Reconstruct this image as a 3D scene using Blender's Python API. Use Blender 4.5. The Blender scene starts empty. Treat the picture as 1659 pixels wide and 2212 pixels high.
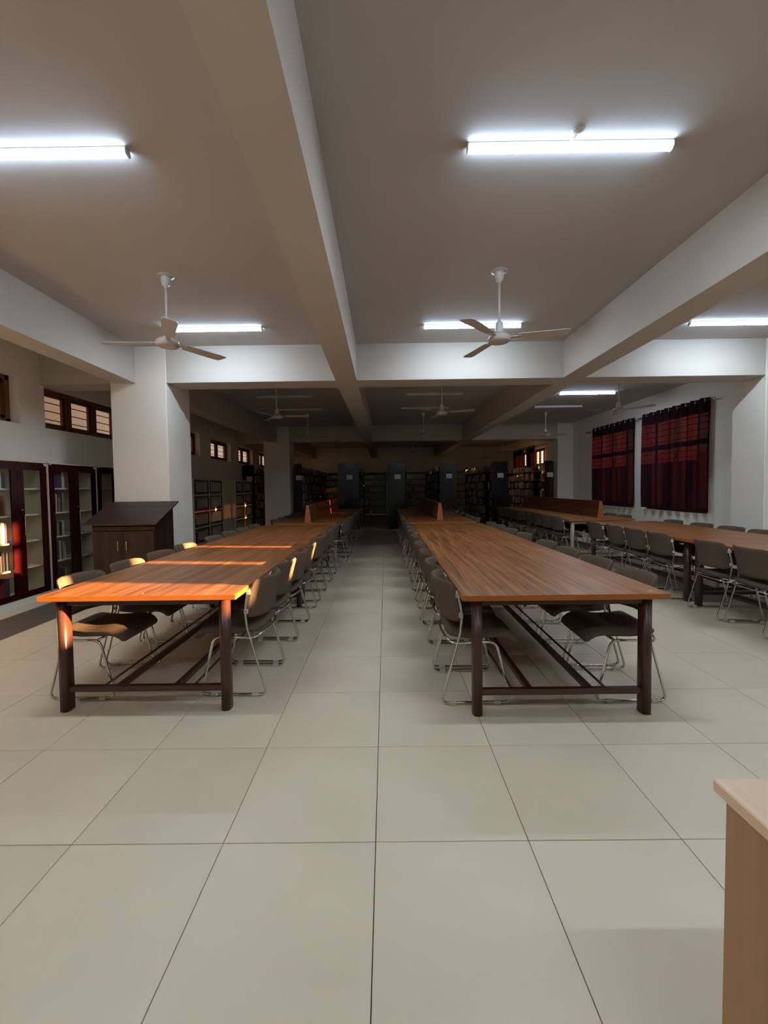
import bpy, bmesh, math, random
from mathutils import Vector, Matrix
R = random.Random(7)
S = bpy.context.scene
C = S.collection
# ------------------------------------------------------------------ camera, world, sun, exposure
cd = bpy.data.cameras.new('camera')
cam = bpy.data.objects.new('camera', cd); C.objects.link(cam)
cd.sensor_fit = 'VERTICAL'; cd.sensor_height = 24.0
cd.lens = 899.207 * 24.0 / 2212.0
cd.shift_y = -(1106.0 - 1086.923) / 2212.0
cd.clip_start = 0.02; cd.clip_end = 200
_p, _y, _r = 0.0384472521, -0.00403932613, -0.0125042674
_f = Vector((math.sin(_y)*math.cos(_p), math.cos(_y)*math.cos(_p), -math.sin(_p)))
_rt = Vector((math.cos(_y), -math.sin(_y), 0)); _up = _rt.cross(_f)
_R = _rt*math.cos(_r) + _up*math.sin(_r); _U = -_rt*math.sin(_r) + _up*math.cos(_r)
M = Matrix((( _R.x, _U.x, -_f.x, 0), (_R.y, _U.y, -_f.y, 0), (_R.z, _U.z, -_f.z, 1.39314), (0, 0, 0, 1)))
cam.matrix_world = M
S.camera = cam
S.view_settings.view_transform = 'Standard'; S.view_settings.look = 'None'
S.view_settings.gamma = 1.0; S.view_settings.use_curve_mapping = False
S.view_settings.exposure = 0.14
W = bpy.data.worlds.new('world'); S.world = W; W.use_nodes = True
bg = W.node_tree.nodes['Background']
# evening sky: brighter towards the low sun (+X), dimmer peach away from it
wt = W.node_tree; w_tc = wt.nodes.new('ShaderNodeTexCoord'); w_sx = wt.nodes.new('ShaderNodeSeparateXYZ'); w_rp = wt.nodes.new('ShaderNodeValToRGB')
w_mr = wt.nodes.new('ShaderNodeMapRange'); w_mr.inputs[1].default_value = -1; w_mr.inputs[2].default_value = 1
wt.links.new(w_tc.outputs['Generated'], w_sx.inputs[0]); wt.links.new(w_sx.outputs[0], w_mr.inputs[0]); wt.links.new(w_mr.outputs[0], w_rp.inputs[0])
w_rp.color_ramp.elements[0].color = (.25, .12, .06, 1); w_rp.color_ramp.elements[0].position = .15; w_rp.color_ramp.elements[1].color = (2.8, 2.3, 1.95, 1)
wt.links.new(w_rp.outputs[0], bg.inputs[0]); bg.inputs[1].default_value = 1.0
TUBE = 200.0                                     # radiance of a lit batten diffuser
sd = bpy.data.lights.new('sun', 'SUN'); sd.energy = 60.0; sd.color = (1.0, 0.60, 0.27); sd.angle = math.radians(0.55)
sun = bpy.data.objects.new('sun', sd); C.objects.link(sun)
SD = Vector((-1, 0.11, -0.17))
sun.rotation_euler = SD.to_track_quat('-Z', 'Y').to_euler(); sun.location = (30, -4, 6)
try:
    S.cycles.max_bounces = 10; S.cycles.diffuse_bounces = 9; S.cycles.transparent_max_bounces = 12
except Exception: pass

# ------------------------------------------------------------------ materials
def lin(c):
    return tuple(((v/255)/12.92 if v/255 <= .04045 else ((v/255+.055)/1.055)**2.4) for v in c) + (1,)
def base(name, rgb, rough=.6, metal=0, spec=.5, var=0, scale=8, stretch=(1,1,1), bump=0, bscale=60, rnd=0, emit=None, coat=0):
    m = bpy.data.materials.new(name); m.use_nodes = True
    nt = m.node_tree; b = nt.nodes['Principled BSDF']
    b.inputs['Roughness'].default_value = rough; b.inputs['Metallic'].default_value = metal
    b.inputs['Specular IOR Level'].default_value = spec
    b.inputs['Coat Weight'].default_value = coat
    col = lin(rgb); b.inputs['Base Color'].default_value = col
    tc = nt.nodes.new('ShaderNodeTexCoord')
    mp = nt.nodes.new('ShaderNodeMapping'); mp.inputs['Scale'].default_value = stretch
    nt.links.new(tc.outputs['Object'], mp.inputs['Vector'])
    out = None
    if var:
        n = nt.nodes.new('ShaderNodeTexNoise'); n.inputs['Scale'].default_value = scale; n.inputs['Detail'].default_value = 5
        nt.links.new(mp.outputs[0], n.inputs['Vector'])
        r = nt.nodes.new('ShaderNodeValToRGB')
        r.color_ramp.elements[0].position = .3; r.color_ramp.elements[1].position = .7
        r.color_ramp.elements[0].color = tuple(v*(1-var) for v in col[:3]) + (1,)
        r.color_ramp.elements[1].color = tuple(min(1, v*(1+var)) for v in col[:3]) + (1,)
        nt.links.new(n.outputs['Fac'], r.inputs[0]); out = r.outputs[0]
    if rnd:
        oi = nt.nodes.new('ShaderNodeObjectInfo'); h = nt.nodes.new('ShaderNodeHueSaturation')
        ma = nt.nodes.new('ShaderNodeMapRange'); ma.inputs[3].default_value = 1-rnd; ma.inputs[4].default_value = 1+rnd
        nt.links.new(oi.outputs['Random'], ma.inputs[0]); nt.links.new(ma.outputs[0], h.inputs['Value'])
        h.inputs['Color'].default_value = col
        if out: nt.links.new(out, h.inputs['Color'])
        out = h.outputs[0]
    if out: nt.links.new(out, b.inputs['Base Color'])
    if bump:
        n2 = nt.nodes.new('ShaderNodeTexNoise'); n2.inputs['Scale'].default_value = bscale; n2.inputs['Detail'].default_value = 4
        nt.links.new(mp.outputs[0], n2.inputs['Vector'])
        bp = nt.nodes.new('ShaderNodeBump'); bp.inputs['Strength'].default_value = bump; bp.inputs['Distance'].default_value = .01
        nt.links.new(n2.outputs['Fac'], bp.inputs['Height']); nt.links.new(bp.outputs[0], b.inputs['Normal'])
    if emit:
        b.inputs['Emission Color'].default_value = emit[0]; b.inputs['Emission Strength'].default_value = emit[1]
    return m
def wood(name, dark, mid, light, rough=.4, along='y', spec=.5, sc=1.0, pores=True):
    m = bpy.data.materials.new(name); m.use_nodes = True
    nt = m.node_tree; b = nt.nodes['Principled BSDF']; b.inputs['Roughness'].default_value = rough; b.inputs['Specular IOR Level'].default_value = spec
    tc = nt.nodes.new('ShaderNodeTexCoord'); oi = nt.nodes.new('ShaderNodeObjectInfo')
    add = nt.nodes.new('ShaderNodeVectorMath'); add.operation = 'ADD'
    mul = nt.nodes.new('ShaderNodeVectorMath'); mul.operation = 'SCALE'; mul.inputs['Scale'].default_value = 13
    cb = nt.nodes.new('ShaderNodeCombineXYZ'); 
    for i in range(3): nt.links.new(oi.outputs['Random'], cb.inputs[i])
    nt.links.new(cb.outputs[0], mul.inputs[0]); nt.links.new(tc.outputs['Object'], add.inputs[0]); nt.links.new(mul.outputs[0], add.inputs[1])
    st = {'x': (.5, 14, 14), 'y': (14, .5, 14), 'z': (14, 14, .5)}[along]
    mp = nt.nodes.new('ShaderNodeMapping'); mp.inputs['Scale'].default_value = tuple(v*sc for v in st)
    nt.links.new(add.outputs[0], mp.inputs['Vector'])
    n = nt.nodes.new('ShaderNodeTexNoise'); n.inputs['Scale'].default_value = 1; n.inputs['Detail'].default_value = 6; n.inputs['Distortion'].default_value = .6
    nt.links.new(mp.outputs[0], n.inputs['Vector'])
    r = nt.nodes.new('ShaderNodeValToRGB'); e = r.color_ramp.elements
    e[0].position = .32; e[0].color = lin(dark); e[1].position = .68; e[1].color = lin(light)
    x = e.new(.5); x.color = lin(mid)
    nt.links.new(n.outputs['Fac'], r.inputs[0]); out = r.outputs[0]
    if pores:
        mp2 = nt.nodes.new('ShaderNodeMapping'); s2 = {'x': (3, 120, 120), 'y': (120, 3, 120), 'z': (120, 120, 3)}[along]; mp2.inputs['Scale'].default_value = s2
        nt.links.new(add.outputs[0], mp2.inputs['Vector'])
        n2 = nt.nodes.new('ShaderNodeTexNoise'); n2.inputs['Scale'].default_value = 1; n2.inputs['Detail'].default_value = 2
        nt.links.new(mp2.outputs[0], n2.inputs['Vector'])
        r2 = nt.nodes.new('ShaderNodeValToRGB'); r2.color_ramp.elements[0].position = .34; r2.color_ramp.elements[0].color = (.55, .5, .48, 1)
        r2.color_ramp.elements[1].position = .44; r2.color_ramp.elements[1].color = (1, 1, 1, 1)
        nt.links.new(n2.outputs['Fac'], r2.inputs[0])
        mx = nt.nodes.new('ShaderNodeMix'); mx.data_type = 'RGBA'; mx.blend_type = 'MULTIPLY'; mx.inputs[0].default_value = 1
        nt.links.new(out, mx.inputs[6]); nt.links.new(r2.outputs[0], mx.inputs[7]); out = mx.outputs[2]
    nt.links.new(out, b.inputs['Base Color'])
    return m
def glassy(name, tint, refl=.10):
    m = bpy.data.materials.new(name); m.use_nodes = True; nt = m.node_tree
    nt.nodes.remove(nt.nodes['Principled BSDF']); o = nt.nodes['Material Output']
    t = nt.nodes.new('ShaderNodeBsdfTransparent'); t.inputs[0].default_value = tint
    g = nt.nodes.new('ShaderNodeBsdfGlossy'); g.inputs['Roughness'].default_value = .04
    lw = nt.nodes.new('ShaderNodeLayerWeight'); lw.inputs[0].default_value = .5
    pw = nt.nodes.new('ShaderNodeMath'); pw.operation = 'POWER'; pw.inputs[1].default_value = 5; nt.links.new(lw.outputs['Facing'], pw.inputs[0])
    ma = nt.nodes.new('ShaderNodeMath'); ma.operation = 'MULTIPLY_ADD'; ma.inputs[1].default_value = .8; ma.inputs[2].default_value = .03; nt.links.new(pw.outputs[0], ma.inputs[0])
    mx = nt.nodes.new('ShaderNodeMixShader'); nt.links.new(ma.outputs[0], mx.inputs[0])
    nt.links.new(t.outputs[0], mx.inputs[1]); nt.links.new(g.outputs[0], mx.inputs[2]); nt.links.new(mx.outputs[0], o.inputs[0])
    return m
def cloth_mat(name, rgb, trans):
    m = bpy.data.materials.new(name); m.use_nodes = True; nt = m.node_tree
    nt.nodes.remove(nt.nodes['Principled BSDF']); o = nt.nodes['Material Output']
    d = nt.nodes.new('ShaderNodeBsdfDiffuse'); d.inputs[0].default_value = lin(rgb)
    t = nt.nodes.new('ShaderNodeBsdfTranslucent'); t.inputs[0].default_value = lin(trans)
    tp = nt.nodes.new('ShaderNodeBsdfTransparent'); tp.inputs[0].default_value = (.10, .045, .04, 1)
    a = nt.nodes.new('ShaderNodeMixShader'); a.inputs[0].default_value = .13
    b = nt.nodes.new('ShaderNodeMixShader'); b.inputs[0].default_value = .10
    nt.links.new(d.outputs[0], a.inputs[1]); nt.links.new(t.outputs[0], a.inputs[2])
    nt.links.new(a.outputs[0], b.inputs[1]); nt.links.new(tp.outputs[0], b.inputs[2]); nt.links.new(b.outputs[0], o.inputs[0])
    return m
m_wall = base('white_paint', (232, 227, 217), .75, var=.03, scale=1.5, bump=.05, bscale=90)
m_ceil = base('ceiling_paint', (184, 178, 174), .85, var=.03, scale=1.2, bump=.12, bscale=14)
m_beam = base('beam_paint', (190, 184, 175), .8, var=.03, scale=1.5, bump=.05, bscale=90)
m_tile = base('beige_vitrified_tile', (206, 191, 166), .42, spec=.45, var=.05, scale=2.2, rnd=.025)
m_grout = base('grout', (70, 62, 54), .9)
m_strip = base('dark_granite', (92, 83, 77), .4, var=.2, scale=60)
m_top = wood('teak_laminate', (104, 60, 27), (140, 86, 43), (164, 107, 58), .40, spec=.5, sc=1.9)
m_edge = base('teak_edge', (160, 92, 26), .4, var=.1, scale=6)
m_brown = base('brown_enamel', (66, 37, 28), .32, spec=.5, rnd=.03)
m_cream_leg = base('cream_enamel', (176, 166, 140), .4)
m_fabric = base('taupe_fabric', (94, 80, 67), .95, spec=.1, var=.10, scale=160, bump=.25, bscale=500, rnd=.03)
m_chrome = base('chrome', (200, 198, 194), .16, 1)
m_glide = base('grey_plastic', (186, 181, 172), .5)
m_white = base('white_enamel', (214, 212, 208), .35)
m_fan = base('fan_enamel', (190, 184, 178), .4)
m_lit = base('lit_diffuser', (240, 245, 255), .5, emit=((.74, .87, 1.0, 1), TUBE))
m_side = base('lit_diffuser_side', (240, 245, 255), .5, emit=((.58, .78, 1.0, 1), TUBE*.13))
m_off = base('unlit_diffuser', (205, 205, 205), .45)
m_maroon = base('maroon_gloss', (44, 8, 11), .22, spec=.3)
m_black = base('black_gloss', (17, 13, 14), .28, spec=.5)
m_rack = base('rack_end_gloss', (26, 17, 20), .17, spec=.28)
m_cream = base('cream_enamel_steel', (214, 206, 178), .5)
m_shelfw = base('pale_shelf', (218, 213, 196), .5)
m_glass = glassy('cupboard_glass', (.97, .97, .95, 1))
m_pane = glassy('window_glass', (.9, .9, .88, 1))
m_frame = wood('window_teak', (72, 44, 26), (104, 66, 40), (126, 84, 52), .5, 'z', pores=False)
m_iron = base('dark_iron', (48, 34, 26), .6)
m_lect = wood('walnut_laminate', (40, 27, 21), (52, 35, 27), (62, 43, 34), .5, 'z', spec=.2)
m_lectop = wood('walnut_top', (44, 31, 26), (58, 42, 35), (70, 52, 44), .4, 'x')
m_lecedge = base('dark_edge', (26, 18, 16), .5)
m_steel = base('steel_handle', (196, 190, 176), .25, 1)
m_curt = cloth_mat('burgundy_cloth', (48, 29, 38), (42, 14, 18))
m_ring = base('dull_nickel', (215, 210, 202), .4, .6)
m_rod = base('rod_bronze', (72, 62, 54), .35, .8)
m_div = wood('divider_laminate', (92, 54, 26), (116, 70, 36), (134, 84, 46), .42, 'y')
m_divedge = base('divider_edge', (170, 92, 50), .4)
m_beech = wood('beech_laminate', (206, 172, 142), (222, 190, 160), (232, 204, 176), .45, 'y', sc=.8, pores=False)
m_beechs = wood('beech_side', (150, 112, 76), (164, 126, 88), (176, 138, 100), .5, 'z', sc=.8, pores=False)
m_plate = base('white_plate', (205, 203, 198), .5)
m_paper = base('paper', (205, 198, 180), .8)
m_ext = base('outside_plaster', (180, 150, 118), .9)
BOOKN = ['navy', 'dark red', 'grey', 'dark green', 'pale grey', 'black', 'tan', 'purple', 'cream', 'crimson', 'blue', 'stone grey']
BOOKC = [(52,54,76),(84,44,40),(136,132,124),(62,78,72),(196,192,180),(40,38,42),(158,132,100),(76,62,90),(212,204,182),(112,50,46),(60,74,106),(168,164,156)]
m_books = [base('book_cover_%s' % 'abcdefghijkl'[i], c, .5, var=.15, scale=12) for i, c in enumerate(BOOKC)]
m_yellow = base('book_cover_yellow', (190, 160, 50), .5)
m_silver = base('book_cover_foil', (150, 154, 160), .3, .4)

# ------------------------------------------------------------------ mesh helpers
class G:
    def __init__(s): s.v = []; s.f = []; s.m = []; s.sm = []
    def add(s, vs, fs, mi=0, smooth=False):
        o = len(s.v); s.v += [tuple(p) for p in vs]
        for f in fs: s.f.append(tuple(i+o for i in f)); s.m.append(mi); s.sm.append(smooth)
    def box(s, a, b, mi=0):
        x0,y0,z0 = [min(p,q) for p,q in zip(a,b)]; x1,y1,z1 = [max(p,q) for p,q in zip(a,b)]
        s.add([(x0,y0,z0),(x1,y0,z0),(x1,y1,z0),(x0,y1,z0),(x0,y0,z1),(x1,y0,z1),(x1,y1,z1),(x0,y1,z1)],
              [(3,2,1,0),(4,5,6,7),(0,1,5,4),(1,2,6,5),(2,3,7,6),(3,0,4,7)], mi)
    def bbox(s, a, b, r=.004, mi=0):
        """box with chamfered edges"""
        x0,y0,z0 = [min(p,q) for p,q in zip(a,b)]; x1,y1,z1 = [max(p,q) for p,q in zip(a,b)]
        bm = bmesh.new(); bmesh.ops.create_cube(bm, size=1)
        for v in bm.verts: v.co = Vector((x0+(v.co.x+.5)*(x1-x0), y0+(v.co.y+.5)*(y1-y0), z0+(v.co.z+.5)*(z1-z0)))
        bmesh.ops.bevel(bm, geom=bm.edges[:], offset=r, segments=1, affect='EDGES')
        bm.verts.index_update()
        s.add([v.co for v in bm.verts], [[v.index for v in f.verts] for f in bm.faces], mi); bm.free()
    def tube(s, pts, r, n=8, mi=0, closed=False, caps=True):
        pts = [Vector(p) for p in pts]; rings = []; up = None; N = len(pts)
        for i, p in enumerate(pts):
            a = pts[i-1] if (i > 0 or closed) else p; b = pts[(i+1) % N] if (i < N-1 or closed) else p
            t = (b-a).normalized()
            if up is None:
                up = Vector((0,0,1)) if abs(t.z) < .9 else Vector((1,0,0))
            u = (up - t*up.dot(t)).normalized(); w = t.cross(u); up = u
            rr = r[i] if isinstance(r, (list, tuple)) else r
            rings.append([p + (u*math.cos(2*math.pi*k/n) + w*math.sin(2*math.pi*k/n))*rr for k in range(n)])
        vs = [q for ring in rings for q in ring]; fs = []
        for i in range(N if closed else N-1):
            j = (i+1) % N
            for k in range(n): fs.append((i*n+k, i*n+(k+1)%n, j*n+(k+1)%n, j*n+k))
        if caps and not closed: fs += [tuple(range(n-1,-1,-1)), tuple((N-1)*n+k for k in range(n))]
        s.add(vs, fs, mi, True)
    def lathe(s, prof, n=20, mi=0, c=(0,0,0)):
        vs = [(c[0]+r*math.cos(2*math.pi*k/n), c[1]+r*math.sin(2*math.pi*k/n), c[2]+z) for r, z in prof for k in range(n)]
        fs = [(i*n+k, i*n+(k+1)%n, (i+1)*n+(k+1)%n, (i+1)*n+k) for i in range(len(prof)-1) for k in range(n)]
        fs += [tuple(range(n-1,-1,-1)), tuple((len(prof)-1)*n+k for k in range(n))]
        s.add(vs, fs, mi, True)
    def prism(s, poly, axis, a, b, mi=0):
        """extrude a polygon given in the two other axes along axis from a to b"""
        def P(u, v, t): return {'x': (t,u,v), 'y': (u,t,v), 'z': (u,v,t)}[axis]
        n = len(poly)
        s.add([P(u,v,a) for u,v in poly] + [P(u,v,b) for u,v in poly],
              [tuple(range(n-1,-1,-1)), tuple(range(n,2*n))] + [(i,(i+1)%n,n+(i+1)%n,n+i) for i in range(n)], mi)
    def mesh(s, name, mats):
        me = bpy.data.meshes.new(name); me.from_pydata(s.v, [], s.f); 
        for m in (mats if isinstance(mats, list) else [mats]): me.materials.append(m)
        me.polygons.foreach_set('material_index', s.m); me.polygons.foreach_set('use_smooth', s.sm)
        bm = bmesh.new(); bm.from_mesh(me); bmesh.ops.recalc_face_normals(bm, faces=bm.faces[:]); bm.to_mesh(me); bm.free()
        return me
def obj(name, g, mats=None, parent=None, loc=None):
    me = g if isinstance(g, bpy.types.Mesh) else g.mesh(name, mats)
    o = bpy.data.objects.new(name, me); C.objects.link(o)
    if parent: o.parent = parent
    if loc: o.location = loc
    return o
def tag(o, label=None, cat=None, group=None, kind=None):
    if label: o['label'] = label
    if cat: o['category'] = cat
    if group: o['group'] = group
    if kind: o['kind'] = kind
    return o
def thing(name, label, cat, loc=(0,0,0), rz=0, group=None):
    o = bpy.data.objects.new(name, None); C.objects.link(o); o.location = loc; o.rotation_euler = (0,0,rz)
    o.empty_display_size = .1
    return tag(o, label, cat, group)
def copy_tree(o, parent=None):
    c = o.copy(); C.objects.link(c)
    if parent: c.parent = parent; c.matrix_parent_inverse = o.matrix_parent_inverse
    for ch in list(o.children): copy_tree(ch, c)
    return c
def struct(name, g, mats, parent=None):
    o = obj(name, g, mats, parent)
    if not parent: o['kind'] = 'structure'
    return o
def box1(name, a, b, mat, parent=None, r=0):
    g = G(); g.bbox(a, b, r) if r else g.box(a, b)
    return obj(name, g, mat, parent)
ORD = 'first second third fourth fifth sixth seventh eighth ninth tenth eleventh twelfth thirteenth fourteenth fifteenth sixteenth'.split()

# ------------------------------------------------------------------ room shell
ZC, ZB = 3.40, 2.895
XL, XR, YF, YK = -4.85, 6.10, -3.2, 21.4
TX, TY, TS = -0.0558, 1.584, 0.6
fl = G(); fl.box((XL-.3, YF, -.2), (XR+.3, YK, -.010)); floor = struct('floor', fl, m_grout)
tg = G(); tg.bbox((.0015, .0015, -.012), (.5985, .5985, 0), .0012); tile_me = tg.mesh('tile', m_tile)
rest = G()
n_t = 0
for j in range(-9, 35):
    for i in range(-9, 12):
        x, y = TX+TS*i, TY+TS*j
        if x < XL-.3 or x > XR: continue
        if y < YF or y+.6 > YK+.3: continue
        if -2 <= j <= 12 and n_t < 300:
            t = obj('tile', tile_me, parent=floor, loc=(x, y, R.uniform(-.0004, .0004))); n_t += 1
        else:
            rest.box((x+.0015, y+.0015, -.012), (x+.5985, y+.5985, 0))
o = obj('far_tiles', rest, m_tile, floor); o['kind'] = 'stuff'
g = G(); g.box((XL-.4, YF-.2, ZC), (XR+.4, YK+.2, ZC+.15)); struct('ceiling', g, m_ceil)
def wall_with_holes(name, x0, x1, y0, y1, z1, holes):
    """wall across X thickness x0..x1 running along Y, holes = (ya, yb, za, zb)"""
    g = G(); y = y0
    for ya, yb, za, zb in sorted(holes):
        g.box((x0, y, 0), (x1, ya, z1)); g.box((x0, ya, 0), (x1, yb, za)); g.box((x0, ya, zb), (x1, yb, z1)); y = yb
    g.box((x0, y, 0), (x1, y1, z1))
    return struct(name, g, m_wall)
LW = [(4.0, 5.56, 2.30, 2.93), (5.97, 7.75, 2.30, 2.90), (9.2, 10.95, 2.27, 2.86), (11.62, 13.12, 2.25, 2.82), (13.82, 15.3, 2.25, 2.82), (16.1, 17.6, 2.25, 2.82), (18.3, 19.8, 2.25, 2.82)]
RW = [(0.35, 2.04, .80, 2.88), (2.635, 4.40, .80, 2.88), (7.92, 9.95, .80, 2.88), (10.27, 12.3, .80, 2.88), (15.95, 17.35, .82, 2.86), (17.8, 19.3, .82, 2.86)]
wall_with_holes('wall_left', XL-.25, XL, YF, YK, ZC, LW)
wall_with_holes('wall_right', XR, XR+.25, YF, YK, ZC, RW)
g = G(); g.box((XL-.25, YK, 0), (XR+.25, YK+.2, ZC)); struct('wall_back', g, m_wall)
g = G(); g.box((XL-.25, YF-.2, 0), (XR+.25, YF, ZC)); struct('wall_front', g, m_wall)
# beams
# the lengthwise beams run slightly askew to the tile grid: (x of both faces at Y=0, at Y=5.9)
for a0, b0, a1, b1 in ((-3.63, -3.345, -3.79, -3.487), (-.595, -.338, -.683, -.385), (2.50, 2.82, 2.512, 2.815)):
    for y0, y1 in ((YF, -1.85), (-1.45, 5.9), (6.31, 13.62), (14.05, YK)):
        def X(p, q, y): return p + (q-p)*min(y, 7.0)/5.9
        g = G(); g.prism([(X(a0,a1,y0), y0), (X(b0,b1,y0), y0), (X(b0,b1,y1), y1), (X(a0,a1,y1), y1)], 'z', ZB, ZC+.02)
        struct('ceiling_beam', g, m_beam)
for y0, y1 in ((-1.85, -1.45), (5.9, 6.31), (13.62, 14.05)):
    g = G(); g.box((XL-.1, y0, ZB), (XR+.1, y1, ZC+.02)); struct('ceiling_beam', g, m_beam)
for x0, x1, y0, y1 in ((-3.845, -3.06, 5.885, 6.58), (5.33, XR+.05, 5.885, 6.45), (-3.95, -3.11, 13.58, 14.25), (5.60, XR+.05, 13.58, 14.3),
                       (-3.845, -3.06, -1.9, -1.2), (5.33, XR+.05, -1.9, -1.2)):
    g = G(); g.bbox((x0, y0, 0), (x1, y1, ZC+.02), .006); struct('column', g, m_wall)
g = G(); g.box((-4.20, -2.5, -.004), (-3.63, 5.86, .0025)); struct('trim_1', g, m_strip)
# cracks and chips in the ceiling plaster
# ---- windows
def window(n, side, ya, yb, za, zb, lights, transom=None, shut=True):
    xin = XL if side < 0 else XR
    xf = xin + side*.13
    x0, x1 = min(xf, xf+side*.06), max(xf, xf+side*.06)
    g = G(); w = .06
    g.box((x0, ya, za), (x1, ya+w, zb)); g.box((x0, yb-w, za), (x1, yb, zb)); g.box((x0, ya, za), (x1, yb, za+w)); g.box((x0, ya, zb-w), (x1, yb, zb))
    win = tag(obj('window_%d' % n, g, m_frame), kind='structure')
    L = (yb-ya-w)/lights
    for k in range(1, lights):
        y = ya+w/2+k*L; mh = .045 if side < 0 else .028; box1('mullion', (x0-.005, y-mh, za+w), (x1+.005, y+mh, zb-w), m_frame, win)
    if transom: box1('transom', (x0-.006, ya+w, transom-.05), (x1+.006, yb-w, transom+.05), m_frame, win)
    for k in range(lights if shut else 0):
        mh = .045 if side < 0 else .028; a = ya+w/2+k*L+mh; b = a+L-2*mh
        g = G()
        for (p, q, u, v) in ((a, a+.05, za+w, zb-w), (b-.05, b, za+w, zb-w), (a, b, za+w, za+w+.045), (a, b, zb-w-.045, zb-w)):
            g.box((x0+.012, p, u), (x1-.012, q, v))
        sa = obj('sash', g, m_frame, win)
        xm = (x0+x1)/2
        box1('pane', (xm-.002, a+.045, za+w+.04), (xm+.002, b-.045, zb-w-.04), m_pane, sa)
        zz = za+w+.11
        while zz < zb-w-.06:
            box1('grille_bar', (xm+side*.045-.006, a, zz-.006), (xm+side*.045+.006, b, zz+.006), m_iron, sa); zz += .125
    return win
nw = 0
for (ya, yb, za, zb), lt in zip(LW, (3, 3, 3, 2, 2, 2, 2)):
    nw += 1; window(nw, -1, ya, yb, za, zb, lt)
for (ya, yb, za, zb) in RW:
    nw += 1; near = ya < 5     # unseen near windows, sashes left out to let the sun in
    window(nw, 1, ya, yb, za, zb, 2 if near else 3, 2.55 if near else 2.22, not near)
# unseen outside walls, added with heights set to cut the low sun
g = G(); g.box((9.0, -6, 0), (9.3, 5.2, 2.32)); g.box((9.0, 5.2, 0), (9.3, 26, 2.36)); tag(obj('sun_block_wall', g, m_ext), 'unseen plaster wall added outside the curtained windows to cut low sun', 'wall', kind='structure')
g = G(); g.box((-30, -20, -.4), (40, 40, -.21)); tag(obj('ground', g, m_ext), kind='structure')
# ------------------------------------------------------------------ curtains
def curtain(y0, y1, n, label, wob=0, zt=3.0, zb_=.845):
    g = G(); N = n*16; cols = []
    ph = R.uniform(0, 6)
    zs = [zt, zt-.10, zt-.5, zt-1.1, zt-1.7, zb_]
    vs = []
    for zi, z in enumerate(zs):
        for k in range(N+1):
            u = k/N; y = y0+(y1-y0)*u
            a = .046+.007*math.sin(3*u+ph+zi*.3)
            x = XR-.068 + a*math.sin(2*math.pi*n*u + .25*math.sin(5*u+ph)*zi*.4) + .014*math.sin(4*math.pi*n*u+ph+.3*zi)*(zi>0)
            yy = y + .012*math.sin(2*math.pi*n*u*1.0+1)*min(zi,2)*.5 + (.015*math.sin(ph+zi*.8) if zi > 1 else 0)
            vs.append((x, yy, z + (.008*math.sin(9*u+ph) if zi == 5 else 0)))
    fs = [(i*(N+1)+k, i*(N+1)+k+1, (i+1)*(N+1)+k+1, (i+1)*(N+1)+k) for i in range(len(zs)-1) for k in range(N)]
    g.add(vs, fs, 0, True)
    o = tag(obj('curtain', g, m_curt), label, 'curtain')
    for k in range(n):
        rg = G(); y = y0+(y1-y0)*(k+.35)/n
        rg.tube([(XR-.098+.02*math.cos(t*math.pi/8), y+.024*math.cos(t*math.pi/8), zt-.055+.027*math.sin(t*math.pi/8)) for t in range(16)], .007, 6, closed=True)
        obj('grommet', rg, m_ring, o)
    return o
def rod(y0, y1, label, zt=2.94):
    t = thing('curtain_rod', label, 'curtain rod')
    g = G(); g.tube([(XR-.068, y0, zt), (XR-.068, y1, zt)], .011, 8); obj('rod', g, m_rod, t)
    for y in (y0, y1):
        g = G(); g.lathe([(.004,-.03),(.02,-.02),(.026,0),(.02,.02),(.004,.03)], 10); f = obj('finial', g, m_ring, t, (XR-.068, y, zt))
    for y in (y0+.08, y1-.08):
        g = G(); g.tube([(XR+.005, y, zt), (XR-.068, y, zt)], .008, 6); g.lathe([(.024,-.004),(.024,.004)], 10, c=(0,0,0)); 
        g2 = G(); g2.tube([(XR+.003, y, zt), (XR-.068, y, zt)], .008, 6); g2.tube([(XR+.003, y, zt), (XR-.008, y, zt)], .024, 10); obj('bracket', g2, m_rod, t)
rod(7.70, 10.0, 'bronze curtain rod above the nearer of the two full curtains'); rod(10.06, 12.55, 'bronze curtain rod above the farther full curtain')
curtain(7.80, 9.80, 8, 'long burgundy curtain nearer the white pillar, reaching almost to the sill')
curtain(10.16, 12.12, 8, 'long burgundy curtain second from the pillar, behind the divider table')
curtain(16.93, 17.80, 4, 'gathered dark curtain beside the bright window above the far bookrack')
curtain(18.32, 19.6, 5, 'gathered dark curtain farthest along the window wall near the back')
rod(15.8, 19.7, 'thin curtain rod over the far bright windows')
curtain(.3, 1.42, 5, 'unseen burgundy curtain added to narrow the sun at the near window')  # added out of view, widened to cut the warm sun glow
curtain(2.82, 3.69, 4, 'unseen burgundy curtain shaping sun bands at second near window, nearer the camera')  # unseen pair, edges placed to leave the narrow sun bands
curtain(3.815, 4.5, 4, 'unseen burgundy curtain shaping sun bands at second near window, nearer the pillar')
rod(.2, 1.95, 'bronze curtain rod over the near open window'); rod(2.45, 4.6, 'bronze curtain rod over the second near window')

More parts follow.
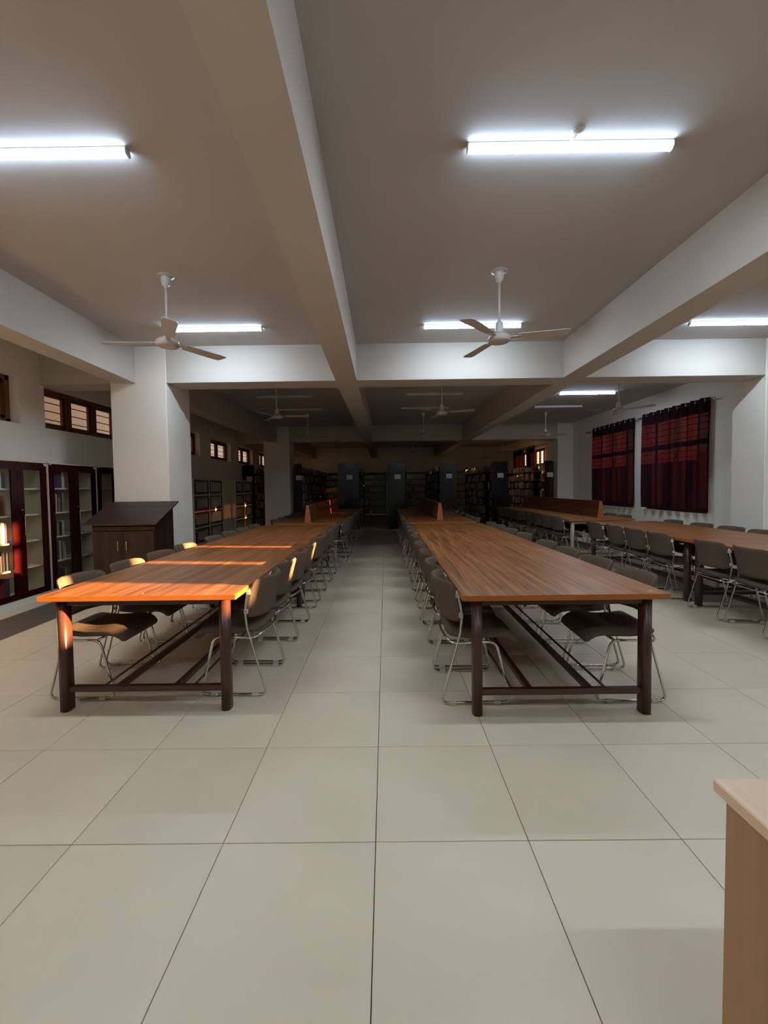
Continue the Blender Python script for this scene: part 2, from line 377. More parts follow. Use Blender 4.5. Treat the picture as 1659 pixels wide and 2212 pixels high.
# ------------------------------------------------------------------ tube lights
def batten(lit):
    g = G(); g.box((-.6,-.03,-.012), (.6,.03,0)); return g
body_g = G(); body_g.bbox((-.6,-.022,-.014), (.6,.022,0), .003); body_me = body_g.mesh('housing', m_white)
dg = G(); dg.prism([(-.020,-.012),(.020,-.012),(.026,-.022),(.024,-.034),(.014,-.044),(0,-.047),(-.014,-.044),(-.024,-.034),(-.026,-.022)], 'x', -.597, .597)
lit_me = dg.mesh('diffuser', [m_lit, m_side])
for p in lit_me.polygons:
    if p.normal.z > -.75: p.material_index = 1
off_me = dg.mesh('diffuser', m_off)
cg = G(); cg.prism([(-.023,-.005),(.023,-.005),(.029,-.022),(.026,-.038),(.015,-.048),(0,-.051),(-.015,-.048),(-.026,-.038),(-.029,-.022)], 'x', -.6, -.5965); cap_me = cg.mesh('end_cap', m_white)
def tube_light(x, y, lit, label):
    t = thing('tube_light', label, 'tube light', (x, y, ZC), 0, 'ceiling tube lights')
    obj('housing', body_me, parent=t); obj('diffuser', lit_me if lit else off_me, parent=t)
    a = obj('end_cap', cap_me, parent=t); b = obj('end_cap', cap_me, parent=t); b.rotation_euler = (0,0,math.pi)
    return t
tube_light(-2.09, 2.52, 1, 'lit white tube light cut off by the left edge, above left front table')
tube_light(1.105, 2.53, 1, 'lit white tube light nearest the camera, beside a small junction box')
tube_light(-2.11, 5.24, 1, 'lit tube light behind the left white ceiling fan')
tube_light(1.10, 5.25, 1, 'lit tube light behind the fan of the middle ceiling bay')
tube_light(4.40, 5.27, 1, 'lit tube light cut off by the right edge, before the cross beam')
tube_light(4.40, 9.14, 1, 'lit tube light beyond the cross beam near the curtains')
tube_light(-2.16, 9.08, 0, 'unlit tube light beyond the beam, first one above left divider table')
tube_light(-2.15, 10.6, 0, 'unlit tube light beyond the beam, second one above left divider table')
tube_light(1.08, 9.03, 0, 'unlit tube light of middle bay beyond the cross beam, nearer one')
tube_light(1.03, 10.6, 0, 'unlit tube light of middle bay beyond the cross beam, farther one')
tube_light(4.40, 10.65, 0, 'unlit tube light past the lit one near the curtains')
tube_light(4.40, 2.53, 1, 'lit tube light overhead on the window side, outside the view')
for x in (-2.09, 1.10, 4.4): tube_light(x, -.4, 1, 'lit tube light behind the camera, %s bay' % {-2.09: 'cupboard', 1.10: 'centre', 4.4: 'window'}[x])
t = thing('junction_box', 'small round white ceiling junction box wired to the nearest tube', 'junction box', (1.115, 2.44, ZC))
g = G(); g.lathe([(.036, 0), (.036,-.012), (.03,-.018), (.004,-.02)], 16); obj('cover', g, m_white, t)
g = G(); g.tube([(0,.0,-.014), (-.01,.03,-.022), (-.02,.06,-.016), (-.025,.075,-.012)], .004, 6); obj('cable', g, m_white, t)

# ------------------------------------------------------------------ ceiling fans
def make_fan():
    t = thing('ceiling_fan', 'x', 'ceiling fan', (0,0,ZC), 0, 'white three-bladed ceiling fans')
    g = G(); g.lathe([(.075,0),(.075,-.006),(.045,-.008)], 20); obj('ceiling_rose', g, m_fan, t)
    g = G(); g.lathe([(.040,-.006),(.043,-.03),(.041,-.055),(.034,-.085),(.018,-.095),(.018,-.11)], 18); obj('canopy', g, m_white, t)
    g = G(); g.tube([(0,0,-.10),(0,0,-.52)], .012, 10); g.tube([(0,0,-.375),(0,0,-.383)], .0145, 10); obj('downrod', g, m_white, t)
    g = G(); g.lathe([(.014,-.46),(.03,-.475),(.036,-.50),(.040,-.56),(.040,-.575)], 16); obj('lower_canopy', g, m_white, t)
    g = G(); g.lathe([(.03,-.57),(.075,-.585),(.098,-.603),(.105,-.622),(.103,-.642),(.086,-.658),(.05,-.666),(.004,-.668)], 24); obj('motor', g, m_fan, t)
    for k in range(3):
        g = G(); vs = []; N = 8
        for i in range(N+1):
            u = i/N; r = .17+.45*u; hw = .052+.014*u - (.012 if i == N else 0)
            tw = -.15+.03*u
            for s in (-1, 1):
                off = (.018 if (s > 0 and i == N) else 0)
                for dz in (.0025,-.0025):
                    vs.append((r-off, s*hw*math.cos(tw), s*hw*math.sin(tw)+dz))
        fs = []
        for i in range(N):
            a = i*4; b = a+4
            fs += [(a,a+2,b+2,b),(a+1,b+1,b+3,a+3),(a,b,b+1,a+1),(a+2,a+3,b+3,b+2)]
        fs += [(0,1,3,2),(N*4,N*4+2,N*4+3,N*4+1)]
        g.add(vs, fs); bl = obj('blade', g, m_fan, t, (0,0,-.615)); bl.rotation_euler = (0,0,2*math.pi*k/3)
        g = G(); g.box((.09,-.02,-.004),(.21,.02,.002)); g.tube([(.19,0,-.008),(.19,0,.008)],.006,6); br = obj('blade_arm', g, m_fan, bl)
    return t
fan0 = make_fan()
FANS = [(-2.04, 3.98, -61, 'white ceiling fan before the lit tube, bay over left front table'), (1.09, 3.98, -12, 'white ceiling fan in the middle bay, over right front table'),
        (-2.08, 8.08, 5, 'white ceiling fan just past the cross beam over left divider table'), (1.08, 7.9, -20, 'white ceiling fan just past the cross beam, middle bay'), (4.40, 7.9, 190, 'white ceiling fan just past the cross beam, near the curtains'),
        (-2.10, 11.4, 0, 'dim ceiling fan second past the cross beam, left bay'), (1.05, 11.4, 25, 'dim ceiling fan second past the cross beam, middle bay'), (4.39, 11.45, 10, 'ceiling fan second past the cross beam, window bay'),
        (-2.2, 16.3, 40, 'small dark ceiling fan over the bookracks, left bay'), (1.1, 16.3, 80, 'small dark ceiling fan over the bookracks, middle bay'), (4.55, 16.2, 0, 'pale ceiling fan over the bookracks beside the bright far window'),
        (4.9, 20.5, 30, 'farthest ceiling fan, near the back wall on the window side')]
for i, (x, y, a, lb) in enumerate(FANS):
    f = fan0 if i == 0 else copy_tree(fan0)
    f.location = (x, y, ZC); f.rotation_euler = (0, 0, math.radians(a)); f['label'] = lb
fan0.location = (FANS[0][0], FANS[0][1], ZC)

# ------------------------------------------------------------------ reading tables
def dleg(x, y):
    g = G(); n = 12
    pr = []
    for k in range(n):
        a = 2*math.pi*k/n; c, s_ = math.cos(a), math.sin(a)
        pr.append((.031*math.copysign(abs(c)**.6, c), .042*math.copysign(abs(s_)**.8, s_)))
    g.prism(pr, 'z', 0, .712); 
    me_o = g; return me_o
leg_me = dleg(0,0).mesh('leg', m_brown); leg_me2 = dleg(0,0).mesh('leg', m_cream_leg)
for me in (leg_me, leg_me2):
    for p in me.polygons: p.use_smooth = abs(p.normal.z) < .5
TW, TL = 1.22, 2.395
tp = G(); tp.bbox((-TW/2+.002, .002, .717), (TW/2-.002, TL-.002, .75), .0015, 0)
top_g = G(); top_g.box((-TW/2, 0, .716), (TW/2, TL, .750))
def table_top_mesh():
    g = G(); g.bbox((-TW/2, 0, .716), (TW/2, TL, .750), .002)
    me = g.mesh('tabletop', [m_top, m_edge])
    for p in me.polygons:
        if abs(p.normal.z) < .5: p.material_index = 1
    return me
top_me = table_top_mesh()
def make_table(kind):
    t = thing('reading_table', 'x', 'table', (0,0,0), 0, 'long laminate reading tables')
    mt, lm = (m_brown, leg_me) if kind == 0 else (m_cream_leg, leg_me2)
    obj('tabletop', top_me, parent=t)
    for sx in (-1, 1):
        for y in (.085, TL-.085): obj('leg', lm, parent=t, loc=(sx*(TW/2-.10), y, 0))
    for y in (.085, TL-.085):
        box1('apron', (-TW/2+.12, y-.018, .672), (TW/2-.12, y+.018, .716), mt, t, .002)
        box1('stretcher', (-TW/2+.12, y-.018, .118), (TW/2-.12, y+.018, .155), mt, t, .003)
    for x in (-.185, .185):
        box1('long_stretcher', (x-.018, .085, .118), (x+.018, TL-.085, .155), mt, t, .003)
    for x in (-.29, .29):
        g = G(); g.tube([(x, .085, .137), (x, TL-.085, .137)], .008, 8); obj('foot_rod', g, mt, t)
    for x in (-TW/2+.10, TW/2-.10):
        box1('side_rail', (x-.012, (.10), .676), (x+.012, TL-.10, .716), mt, t, .002)
    return t
tabs = {}
def place_tables(x, y, kind, lab):
    for k in range(2):
        if kind not in tabs: t = tabs[kind] = make_table(kind)
        else: t = copy_tree(tabs[kind])
        t.location = (x, y+k*(TL+.012), 0); t['label'] = lab[k]
place_tables(-1.535, 2.515, 0, ('teak laminate table with sunlit front end, nearest on the left', 'teak laminate table joined behind the sunlit one'))
place_tables(1.055, 2.42, 0, ('teak laminate table nearest on the right of the aisle', 'teak laminate table behind the seam, right of the aisle'))
place_tables(4.075, 2.42, 0, ('teak laminate table by the windows, cut off by the right edge', 'teak laminate table by the windows, behind the cut-off one'))
place_tables(-1.46, 7.62, 1, ('cream-legged table behind the left pair, under the sunlit divider', 'cream-legged table at the far end of the left divider'))
place_tables(1.035, 7.56, 1, ('cream-legged table behind the middle pair, under a dark divider', 'cream-legged table at the far end of the middle divider'))
place_tables(4.0, 7.70, 1, ('cream-legged table before the curtains, under the long divider', 'cream-legged table under far end of the curtain-side divider'))
def make_divider(x, y0, y1, lab):
    t = thing('table_divider', lab, 'divider', (x, y0, .75), 0, 'sloped wooden table dividers')
    L = y1-y0
    g = G(); g.prism([(-.060,0),(-.046,0),(-.012,.315),(-.026,.315)], 'y', .014, L-.014); obj('side_panel', g, m_div, t)
    g = G(); g.prism([(.046,0),(.060,0),(.026,.315),(.012,.315)], 'y', .014, L-.014); obj('side_panel', g, m_div, t)
    g = G(); g.prism([(-.060,0),(.060,0),(.026,.315),(-.026,.315)], 'y', 0, .014); obj('end_board', g, m_divedge, t)
    g = G(); g.prism([(-.060,0),(.060,0),(.026,.315),(-.026,.315)], 'y', L-.014, L); obj('end_board', g, m_divedge, t)
    g = G(); g.box((-.027,0,.315),(.027,L,.327)); obj('cap_strip', g, m_div, t)
make_divider(-1.46, 7.75, 12.3, 'sloped wooden divider on left far table, with a sun streak')
make_divider(1.05, 8.05, 12.3, 'dark sloped wooden divider on the middle far table')
make_divider(4.14, 8.02, 12.45, 'long sloped wooden divider on the table before the curtains')
# small white scrap on right table corner
g = G(); g.prism([(-.012,-.006),(.013,-.004),(.011,.006),(-.010,.005)], 'z', 0, .0015); tag(obj('paper_scrap', g, m_plate, loc=(1.585, 2.485, .750)), 'tiny white paper scrap on near corner of the right table', 'scrap')
g = G(); g.prism([(-.006,-.003),(.005,-.004),(.004,.004),(-.004,.003)], 'z', 0, .0015); tag(obj('paper_scrap', g, m_plate, loc=(-1.52, 2.56, .750)), 'tiny white fleck on the sunlit end of the left table', 'scrap')

# ------------------------------------------------------------------ chairs
def pad(g, st, hw, th, bow=0, n=18, e=.55):
    """closed cushion: st = [(x, z, width scale, thickness scale)] along the profile"""
    P = [Vector((a[0], 0, a[1])) for a in st]; N = len(P); vs = []
    for i, a in enumerate(st):
        t = (P[min(i+1, N-1)]-P[max(i-1, 0)]).normalized(); nr = Vector((-t.z, 0, t.x))
        for k in range(n):
            an = 2*math.pi*k/n; c, s_ = math.cos(an), math.sin(an)
            y = hw*a[2]*math.copysign(abs(c)**e, c); h = th*.5*a[3]*math.copysign(abs(s_)**.8, s_)
            q = P[i]+nr*h; vs.append((q.x+bow*(y*y), y, q.z))
    fs = [(i*n+k, i*n+(k+1)%n, (i+1)*n+(k+1)%n, (i+1)*n+k) for i in range(N-1) for k in range(n)]
    fs += [tuple(range(n)), tuple((N-1)*n+n-1-k for k in range(n))]
    g.add(vs, fs, 0, True)
def fillet(pts, r, n=5):
    out = [Vector(pts[0])]
    for i in range(1, len(pts)-1):
        p = Vector(pts[i]); a = Vector(pts[i-1])-p; b = Vector(pts[i+1])-p
        rr = min(r, a.length*.48, b.length*.48); A = p+a.normalized()*rr; B = p+b.normalized()*rr
        for k in range(n+1):
            u = k/n; out.append(A*(1-u)**2 + p*2*u*(1-u) + B*u*u)
    out.append(Vector(pts[-1])); return out
def make_chair():
    t = thing('sled_chair', 'x', 'chair', (0,0,0), 0, 'taupe sled chairs')
    g = G(); pad(g, [(-.175,.455,.70,.25),(-.170,.452,.90,.7),(-.15,.446,.97,1),(-.08,.436,1,1),(.0,.430,1,1),(.08,.434,1,1.1),(.15,.440,1,1.2),(.205,.432,1,1.15),(.240,.410,.98,1.0),(.258,.388,.96,.8),(.264,.376,.86,.3)], .222, .056)
    obj('seat', g, m_fabric, t)
    g = G(); pad(g, [(x-.075, z, a, b) for x, z, a, b in [(-.125,.520,.80,.2),(-.126,.528,.93,.75),(-.129,.548,.985,1),(-.136,.60,1,1),(-.147,.66,1,1),(-.162,.72,1,1),(-.176,.765,.985,1),(-.182,.784,.93,.8),(-.185,.793,.80,.2)]], .228, .034, bow=2.1)
    obj('backrest', g, m_fabric, t)
    for s in (-1, 1):
        y = s*.236
        pts = [(-.125,y,.735),(-.105,y,.66),(-.092,y,.57),(-.105,y,.46),(-.228,y,.013),(.218,y,.013),(.122,y,.404),(-.14,y,.398)]
        path = fillet(pts[:4], .08, 4)[:-1] + fillet(pts[3:], .05, 6)
        # join: the bend at index 3 is shallow
        g = G(); g.tube(path, .0085, 8); obj('side_frame', g, m_chrome, t)
        for (x, z) in ((-.118,.705), (-.098,.575)):
            g = G(); g.box((x-.012, y-.014, z-.014), (x+.010, y+.010, z+.014)); obj('clip', g, m_glide, t)
        for x in (-.15, .13):
            g = G(); g.bbox((x-.022, y-.013, 0), (x+.022, y+.013, .022), .003); obj('glide', g, m_glide, t)
    g = G(); g.tube([(-.14,.236,.398)] + [(-.14-.055*math.sin(math.pi*k/10), .236*math.cos(math.pi*k/10), .398+.012*math.sin(math.pi*k/10)) for k in range(1,10)] + [(-.14,-.236,.398)], .0085, 8); obj('rear_rail', g, m_chrome, t)
    g = G(); g.tube([(.10,.236,.398),(.10,-.236,.398)], .0085, 8); obj('front_rail', g, m_chrome, t)
    return t
ch0 = make_chair(); used = [False]
def chair(x, y, rot, label):
    if not used[0]: c = ch0; used[0] = True
    else: c = copy_tree(ch0)
    c.location = (x, y, 0); c.rotation_euler = (0, 0, rot); c['label'] = label
def row(x, y0, pitch, n, face, where, skew=0, jit=.007, ys=None):
    for k in range(n):
        y = ys[k] if ys else y0+pitch*k
        rot = (0 if face > 0 else math.pi) + skew + R.uniform(-.03, .03)
        chair(x+R.uniform(-jit, jit), y, rot, 'taupe chrome-framed chair, %s from the front, %s' % (ORD[k], where))
row(-1.035, 0, 0, 4, -1, 'aisle side of left front table', ys=[2.985, 3.515, 4.035, 4.53])
row(-1.03, 5.29, .552, 4, -1, 'aisle side of the table behind left front')
row(-2.03, 0, 0, 4, 1, 'cupboard side of left front table', ys=[2.955, 3.495, 4.02, 4.53])
row(-2.03, 5.29, .552, 4, 1, 'cupboard side of the table behind left front')
row(.565, 2.845, .533, 4, 1, 'aisle side of right front table')
row(.565, 5.215, .547, 4, 1, 'aisle side of the table behind right front')
row(1.545, 2.85, .532, 4, -1, 'window side of right front table')
row(1.545, 5.215, .547, 4, -1, 'window side of the table behind right front')
row(3.565, 0, 0, 6, 1, 'aisle side of the table beside the windows', skew=-.09, ys=[3.86, 4.38, 5.19, 5.69, 6.18, 6.76])
row(4.575, 0, 0, 5, -1, 'wall side of the table beside the windows', ys=[4.44, 5.20, 5.70, 6.23, 6.85])
row(-.95, 8.0, .55, 4, -1, 'aisle side of left divider table'); row(-.95, 10.39, .55, 4, -1, 'aisle side of the far left divider table')
row(-1.955, 8.0, .55, 4, 1, 'cupboard side of left divider table'); row(-1.955, 10.39, .55, 4, 1, 'cupboard side of the far left divider table')
row(.54, 7.925, .55, 4, 1, 'aisle side of middle divider table'); row(.54, 10.33, .55, 4, 1, 'aisle side of the far middle divider table')
row(1.535, 7.925, .55, 4, -1, 'window side of middle divider table'); row(1.535, 10.33, .55, 4, -1, 'window side of the far middle divider table')
row(3.50, 8.15, .525, 4, 1, 'aisle side of the curtain-side divider table'); row(3.50, 10.47, .55, 4, 1, 'aisle side of the far curtain-side divider table')
row(4.505, 8.15, .525, 4, -1, 'wall side of the curtain-side divider table'); row(4.505, 10.47, .55, 4, -1, 'wall side of the far curtain-side divider table')

# ------------------------------------------------------------------ lectern cabinet
t = thing('lectern_cabinet', 'dark walnut lectern cabinet with sloping top, before the left pillar', 'lectern', (0,0,0))
lx0, lx1, ly0, ly1 = -3.775, -2.975, 5.31, 5.80
g = G(); g.prism([(ly0+.02,.05),(ly1,.05),(ly1,1.195),(ly0+.02,.925)], 'x', lx0, lx0+.018); obj('side_panel', g, m_lect, t)
g = G(); g.prism([(ly0+.02,.05),(ly1,.05),(ly1,1.195),(ly0+.02,.925)], 'x', lx1-.018, lx1); obj('side_panel', g, m_lect, t)
box1('back_panel', (lx0+.018, ly1-.012, .05), (lx1-.018, ly1, 1.19), m_lect, t)
box1('header_rail', (lx0+.018, ly0+.02, .875), (lx1-.018, ly0+.036, .925), m_lect, t)
box1('bottom_board', (lx0+.018, ly0+.03, .05), (lx1-.018, ly1-.012, .07), m_lect, t)
box1('plinth', (lx0+.02, ly0+.05, 0), (lx1-.02, ly1-.02, .05), m_lecedge, t)
xm = (lx0+lx1)/2
for s in (-1, 1):
    d = box1('door', (xm+s*.003, ly0, .075), (xm+s*.395, ly0+.018, .868), m_lect, t, .002)
    g = G(); hx = xm+s*.055
    g.tube(fillet([(hx,ly0+.002,.62),(hx,ly0-.028,.62),(hx,ly0-.028,.74),(hx,ly0+.002,.74)], .012, 3), .0055, 6); obj('handle', g, m_steel, d)
g = G(); g.tube([(xm+.03, ly0-.004, .42), (xm+.03, ly0+.004, .42)], .010, 10); obj('lock', g, m_steel, t)
sl = (1.225-.962)/(5.84-5.26)
g = G(); g.prism([(5.255,.948),(5.845,.948+.59*sl),(5.845,.966+.59*sl),(5.255,.966)], 'x', -3.86, -2.915)
lt = g.mesh('sloped_top', [m_lectop, m_lecedge])
for p in lt.polygons:
    if p.normal.z < .6: p.material_index = 1
obj('sloped_top', lt, parent=t)

# ------------------------------------------------------------------ books
def book_mesh(mat):
    """unit book: x depth 0..1 (spine at 1), y thickness 0..1, z height 0..1"""
    g = G(); g.box((0,0,0),(1,.10,1)); g.box((0,.90,0),(1,1,1)); g.box((.94,.10,0),(1,.90,1)); g.box((.03,.10,.03),(.94,.90,.97), 1)
    return g.mesh('book', [mat, m_paper])
bmesh_list = [book_mesh(m) for m in m_books]; by_me = book_mesh(m_yellow); bs_me = book_mesh(m_silver)
nb = [0]
def shelf_books(org, ax, length, zmax, depth, label, group, face=1, fill=1.0, tmin=.022, tmax=.05, me=None, limit=99, gaps=.12, bi=None):
    """books in a row starting at org, running along ax ('y' or 'x'), spines toward +face"""
    p = 0; k = 0
    while p < length*fill and k < limit:
        th = R.uniform(tmin, tmax); h = zmax*R.uniform(.62, .95); d = depth*R.uniform(.75, .95)
        if R.random() < gaps: p += R.uniform(.02, .08); continue
        if p+th > length: break
        ci = R.randrange(12); o = bpy.data.objects.new('book', me or bmesh_list[ci]); C.objects.link(o)
        cn = 'yellow' if me is by_me else 'shiny silvery' if me is bs_me else BOOKN[ci]
        o['label'] = '%s book, %s from %s, %s' % (cn, ORD[min(k, 15)], 'near end' if ax == 'y' else 'left', label); o['category'] = 'book'; o['group'] = group
        o.scale = (d, th, h)
        if ax == 'y':
            if face > 0: o.location = (org[0]+depth-d, org[1]+p, org[2])
            else: o.location = (org[0]-depth+d, org[1]+p+th, org[2]); o.rotation_euler = (0,0,math.pi)
        else:
            o.location = (org[0]+p, org[1]-depth+d, org[2]); o.rotation_euler = (0,0,-math.pi/2)
        p += th+.001; k += 1; nb[0] += 1
def bulk_books(org, ax, length, zmax, depth, g, face=1, fill=1.0, tmin=.03, tmax=.06, gaps=.15):
    p = 0
    while p < length*fill:
        th = R.uniform(tmin, tmax); h = zmax*R.uniform(.6, .95); d = depth*R.uniform(.75, .95)
        if R.random() < gaps: p += R.uniform(.03, .15); continue
        if p+th > length: break
        mi = R.choice((0, 1, 2, 2, 3, 4, 4, 4, 5, 6, 6, 7, 8, 8, 8, 9, 10, 11, 11))
        if ax == 'y':
            if face > 0: g.box((org[0]+depth-d, org[1]+p, org[2]), (org[0]+depth, org[1]+p+th, org[2]+h), mi)
            else: g.box((org[0]-depth, org[1]+p, org[2]), (org[0]-depth+d, org[1]+p+th, org[2]+h), mi)
        else: g.box((org[0]+p, org[1]-depth, org[2]), (org[0]+p+th, org[1]-depth+d, org[2]+h), mi)
        p += th+.001
# ------------------------------------------------------------------ glass-door cupboards on the left wall
LEV = 'lowest second third fourth top'.split()
def cupboard(y0, y1, lab, which, nb_per, nlim=8):
    t = thing('book_cupboard', lab, 'cupboard', (0,0,0), 0, 'maroon glass-door cupboards')
    x0, x1, zt = XL+.005, -4.44, 1.77
    g = G(); g.box((x0,y0,.0),(x1-.005,y0+.014,zt)); obj('side_panel', g, m_cream, t)
    g = G(); g.box((x0,y1-.014,.0),(x1-.005,y1,zt)); obj('side_panel', g, m_cream, t)
    box1('back_panel', (x0,y0+.014,.09), (x0+.01,y1-.014,zt-.014), m_cream, t)
    box1('top_panel', (x0,y0,zt-.014), (x1-.005,y1,zt), m_cream, t)
    box1('plinth', (x0,y0+.014,.0), (x1+.006,y1-.014,.085), m_shelfw, t)
    zsh = [.10, .44, .77, 1.10, 1.43]
    for i, z in enumerate(zsh):
        box1('shelf', (x0+.01,y0+.014,z-.012), (x1-.06,y1-.014,z+.006), m_shelfw, t)
        shelf_books((x0+.10, y0+.10, z+.006), 'y', nb_per, .29, .22, '%s shelf of %s' % (LEV[i], which), '%s shelf of the %s' % (LEV[i], which), limit=nlim, gaps=.08, fill=R.uniform(.8, 1))
    ym = (y0+y1)/2
    for s, a, b in ((-1, y0+.012, ym-.002), (1, ym+.002, y1-.012)):
        fr = G(); w = .085
        for (p,q,u,v) in ((a,a+w,.09,zt-.012),(b-w,b,.09,zt-.012),(a+w,b-w,.09,.16),(a+w,b-w,zt-.11,zt-.012)):
            fr.box((x1-.018,p,u),(x1,q,v))
        d = obj('door', fr, m_maroon, t)
        box1('door_glass', (x1-.011,a+w-.003,.157), (x1-.007,b-w+.003,zt-.107), m_glass, d)
        if s > 0:
            g = G(); g.tube(fillet([(x1,a+.05,.87),(x1+.03,a+.05,.87),(x1+.03,a+.05,1.09),(x1,a+.05,1.09)], .01, 3), .008, 6); obj('handle', g, m_steel, d)
            g = G(); g.tube([(x1-.002,a+.05,1.17),(x1+.006,a+.05,1.17)], .011, 10); obj('lock', g, m_steel, d)
    for s, yy in ((1, y0+.014), (-1, y1-.014)):
        g = G(); g.prism([(yy, zt-.03), (yy+s*.012, zt-.03), (yy+s*.06, zt-.012), (yy+s*.03, zt-.012)] if s > 0 else [(yy, zt-.05), (yy-.03, zt-.05), (yy-.05, zt-.02), (yy, zt-.02)], 'x', x1+.001, x1+.006); obj('corner_bracket', g, m_white, t)
    return t
cupboard(4.565, 5.46, 'maroon glass-door book cupboard cut by the left edge, a sun glow on it', 'cupboard at the left edge', .30)
cupboard(5.475, 6.385, 'maroon glass-door book cupboard between the sunlit one and the lectern', 'cupboard next to the lectern', .30)
cupboard(6.40, 7.31, 'maroon glass-door book cupboard mostly behind the lectern and pillar', 'cupboard behind the lectern', .30, 4)
# ------------------------------------------------------------------ flip-door bookcases
def flip_case(y0, y1, cols, lab, which, nbk):
    t = thing('flip_door_bookcase', lab, 'bookcase', (0,0,0), 0, 'pale bookcases with flip doors')
    x0, x1, z0, z1 = XL+.005, -4.5, .06, 1.66
    box1('back_panel', (x0,y0,0), (x0+.012,y1,z1), m_cream, t)
    for k in range(cols+1):
        y = y0+(y1-y0)*k/cols; box1('upright', (x0,max(y0,y-.02),0), (x1,min(y1,y+.02),z1), m_shelfw, t)
    for k in range(5):
        z = z0+(z1-z0-.03)*k/4; box1('shelf', (x0+.012,y0+.02,z-.004), (x1,y1-.02,z+.030), m_shelfw, t)
    for c in range(cols):
        a = y0+(y1-y0)*c/cols+.022; b = y0+(y1-y0)*(c+1)/cols-.022
        for k in range(4):
            u = z0+(z1-z0-.03)*k/4+.034; v = z0+(z1-z0-.03)*(k+1)/4-.008
            g = G(); w = .045
            for (p,q,r_,s_) in ((a,a+w,u,v),(b-w,b,u,v),(a+w,b-w,u,u+.06),(a+w,b-w,v-.04,v)): g.box((x1-.02,p,r_),(x1-.004,q,s_))
            d = obj('flip_door', g, m_black if 0 else m_brown, t)
            box1('door_glass', (x1-.014,a+w-.002,u+.058), (x1-.011,b-w+.002,v-.038), m_glass, d)
            for hy in (a+.16, b-.16): box1('knob', (x1-.004,hy-.03,u+.022), (x1+.01,hy+.03,u+.034), m_glide, d)
            nm = '%s row, %s column of %s' % (['bottom','second','third','top'][k], ['near','far'][c], which)
            shelf_books((x0+.05,a+.05,u), 'y', b-a-.1, .29, .2, nm, nm, tmin=.04, tmax=.075, limit=nbk)
flip_case(9.76, 11.48, 2, 'pale bookcase of eight flip doors just past the near pillar', 'bookcase past near pillar', 4)
flip_case(12.48, 13.98, 2, 'pale bookcase of eight flip doors nearer the far pillar', 'bookcase near far pillar', 3)
t = thing('steel_cupboard', 'plain cream steel cupboard between the two flip-door bookcases', 'cupboard')
box1('body', (XL+.005,11.6,.06), (-4.52,12.42,1.66), m_cream, t, .004); box1('plinth', (XL+.02,11.62,0), (-4.54,12.40,.06), m_shelfw, t)
for a, b in ((11.615,12.007),(12.013,12.405)): box1('door', (-4.519,a,.08), (-4.503,b,1.645), m_cream, t, .003)
# ------------------------------------------------------------------ bookracks
RZ = [.10, .41, .71, 1.00, 1.29, 1.58, 1.90]
bulk = G()
def rack(x0, x1, y0, y1, lab, short, left=True, right=True, indiv=0, iface=-1, dens=1.0, plate=True):
    t = thing('bookrack', lab, 'bookrack', (0,0,0), 0, 'steel library bookracks')
    H = 2.2
    ex = G(); ex.prism([(x0,0),(x1,0),(x1,H-.03),(x1-.05,H),(x0+.05,H),(x0,H-.03)], 'y', y0, y0+.025); e = obj('end_panel', ex, m_rack, t)
    if plate:
        xm = (x0+x1)/2+.03; box1('label_plate', (xm-.10,y0-.006,1.66), (xm+.10,y0+.001,1.81), m_plate, e)
    ex = G(); ex.box((x0,y1-.025,0),(x1,y1,H-.15)); obj('end_panel', ex, m_rack, t)
    mid = (x0+x1)/2
    nu = max(1, round((y1-y0)/1.0))
    for k in range(1, nu):
        y = y0+(y1-y0)*k/nu; box1('upright', (x0+.01,y-.012,0), (x1-.01,y+.012,1.95), m_black, t)
    for z in RZ: box1('shelf', (x0,y0+.025,z-.02), (x1,y1-.025,z), m_black, t)
    if left and right: box1('spine_divider', (mid-.006,y0+.025,.1), (mid+.006,y1-.025,1.6), m_black, t)
    for s in ([-1] if left else []) + ([1] if right else []):
        dep = (x1-x0)/2-.03 if left and right else (x1-x0)-.05
        for i, z in enumerate(RZ):
            zm = .27 if i < 6 else .22
            L = y1-y0-.06; st = y0+.03
            org = (x0+.01+dep if s < 0 else x1-.01-dep, st, z)
            n0 = 0
            if indiv and s == iface:
                L0 = min(1.1, L)
                nm = '%s shelf of %s' % ((ORD[i] if i < 6 else 'top'), short)
                shelf_books(org, 'y', L0, zm, dep, nm, nm, face=s, tmin=.06, tmax=.14, limit=indiv, gaps=.1)
                st += L0; L -= L0
            bulk_books((org[0], st, z), 'y', L*dens, zm, dep, bulk, face=s, gaps=.12, tmin=.03, tmax=.09)
rack(-3.02, -2.75, 13.78, 19.0, 'dark bookrack end beside the far left pillar', 'rack beside the far left pillar', left=False)
rack(-1.56, -.871, 13.78, 17.2, 'dark gloss bookrack end panel left of the aisle end', 'rack left of the aisle end', indiv=3, iface=1)
rack(.10, .645, 13.78, 17.2, 'dark gloss bookrack facing the aisle end', 'rack facing the aisle end', dens=.5)
rack(1.80, 2.347, 13.78, 18.4, 'dark gloss bookrack next to the one facing the aisle', 'rack beside the aisle-end rack', indiv=3, iface=-1)
rack(3.505, 4.038, 13.78, 18.4, 'tall dark bookrack before the curtain-side tables', 'rack behind curtain-side tables', indiv=4, iface=-1)
rack(5.255, 5.55, 13.78, 17.9, 'bookrack lit by the far window beside the far column', 'rack lit by the far window', right=False, indiv=4, iface=-1)
rack(-4.82, -4.42, 14.05, 18.5, 'black bookrack against the clerestory wall behind the bookcases', 'rack against the clerestory wall', left=False)
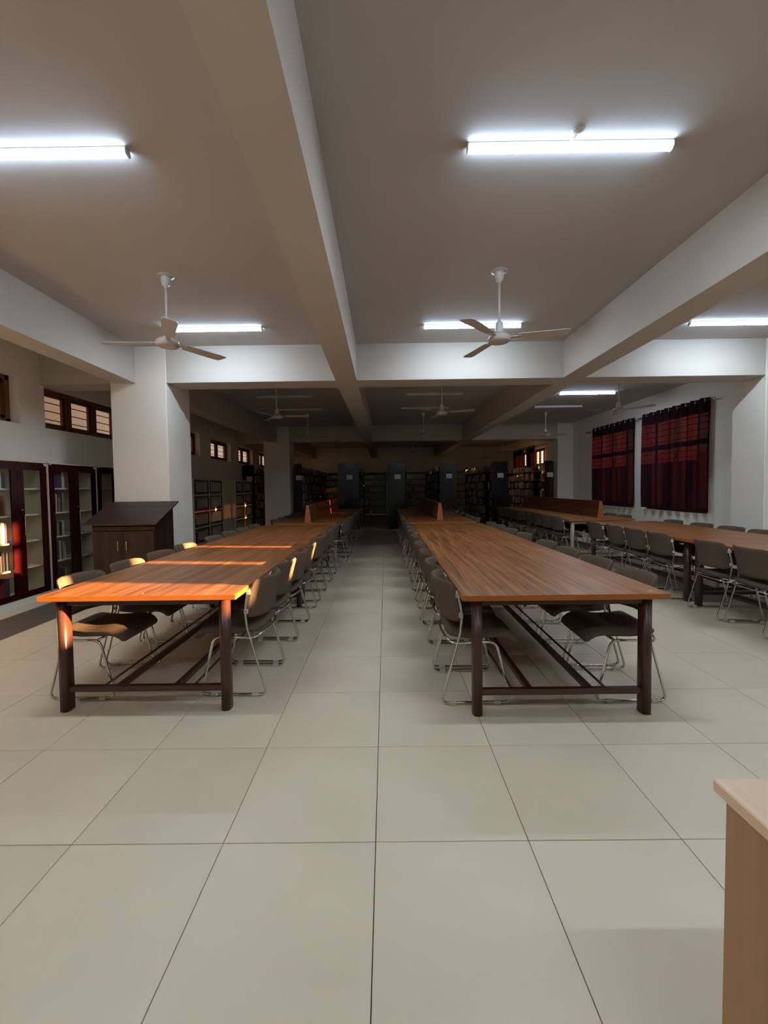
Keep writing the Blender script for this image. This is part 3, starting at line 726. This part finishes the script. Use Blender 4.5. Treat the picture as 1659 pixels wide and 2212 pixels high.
def wall_rack(x0, x1, lab, short, special=None, fill=.5):
    t = thing('wall_bookrack', lab, 'bookrack', (0,0,0), 0, 'bookracks along the back wall')
    y0, y1 = 20.75, 21.15
    for x in (x0, x1-.05): box1('upright', (x,y0,0), (x+.05,y1,2.16), m_black, t)
    box1('back_panel', (x0,y1-.012,.05), (x1,y1,2.1), m_cream, t)
    Z = [.10, .48, .82, 1.16, 1.50, 1.80]
    for i, z in enumerate(Z):
        box1('shelf', (x0+.05,y0,z-.025), (x1-.05,y1-.012,z), m_black, t)
        if special and i in special: 
            me, lim = special[i]; nm = '%s shelf of %s' % (ORD[i], short)
            if 0: pass
            shelf_books((x0+.07,y0+.25,z), 'x', (x1-x0-.14)*(1 if lim > 12 else .5), .27 if i < 5 else .24, .22, nm, nm, me=me, tmin=.03, tmax=.055, limit=lim, gaps=.08)
        else: bulk_books((x0+.07,y0+.25,z), 'x', (x1-x0-.14)*fill*R.uniform(.3, 1), .25, .22, bulk, gaps=.2)
    box1('top_rail', (x0,y0,2.08), (x1,y1,2.12), m_black, t)
wall_rack(-3.05, -1.9, 'back-wall bookrack holding a row of yellow books', 'back-wall rack with yellow books', {3: (by_me, 16), 5: (bs_me, 14), 4: (bs_me, 8)}, .8)
wall_rack(-1.10, .03, 'back-wall bookrack at the end of the aisle', 'back-wall rack at the aisle end', {5: (bs_me, 10), 4: (bs_me, 6)}, .5)
wall_rack(1.0, 2.1, 'back-wall bookrack past the aisle-end rack', 'back-wall rack past aisle end', {5: (bs_me, 7)}, .5)
wall_rack(3.3, 4.5, 'back-wall bookrack hidden between the window-side racks', 'back-wall rack between window-side racks', None, .5)
tag(obj('shelved_books', bulk, m_books), 'remaining rows of books filling the far bookracks', 'books', kind='stuff')
# ------------------------------------------------------------------ beech desk, bottom right
t = thing('desk', 'pale beech desk corner cut off by the bottom right edge', 'desk')
dx, dy = .705, .887
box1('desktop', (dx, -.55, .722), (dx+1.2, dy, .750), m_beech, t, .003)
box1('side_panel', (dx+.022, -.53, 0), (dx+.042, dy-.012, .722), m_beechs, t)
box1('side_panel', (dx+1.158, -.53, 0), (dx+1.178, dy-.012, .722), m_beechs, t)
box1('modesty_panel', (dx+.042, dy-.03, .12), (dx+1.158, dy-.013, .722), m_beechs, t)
print('BOOKS', nb[0])
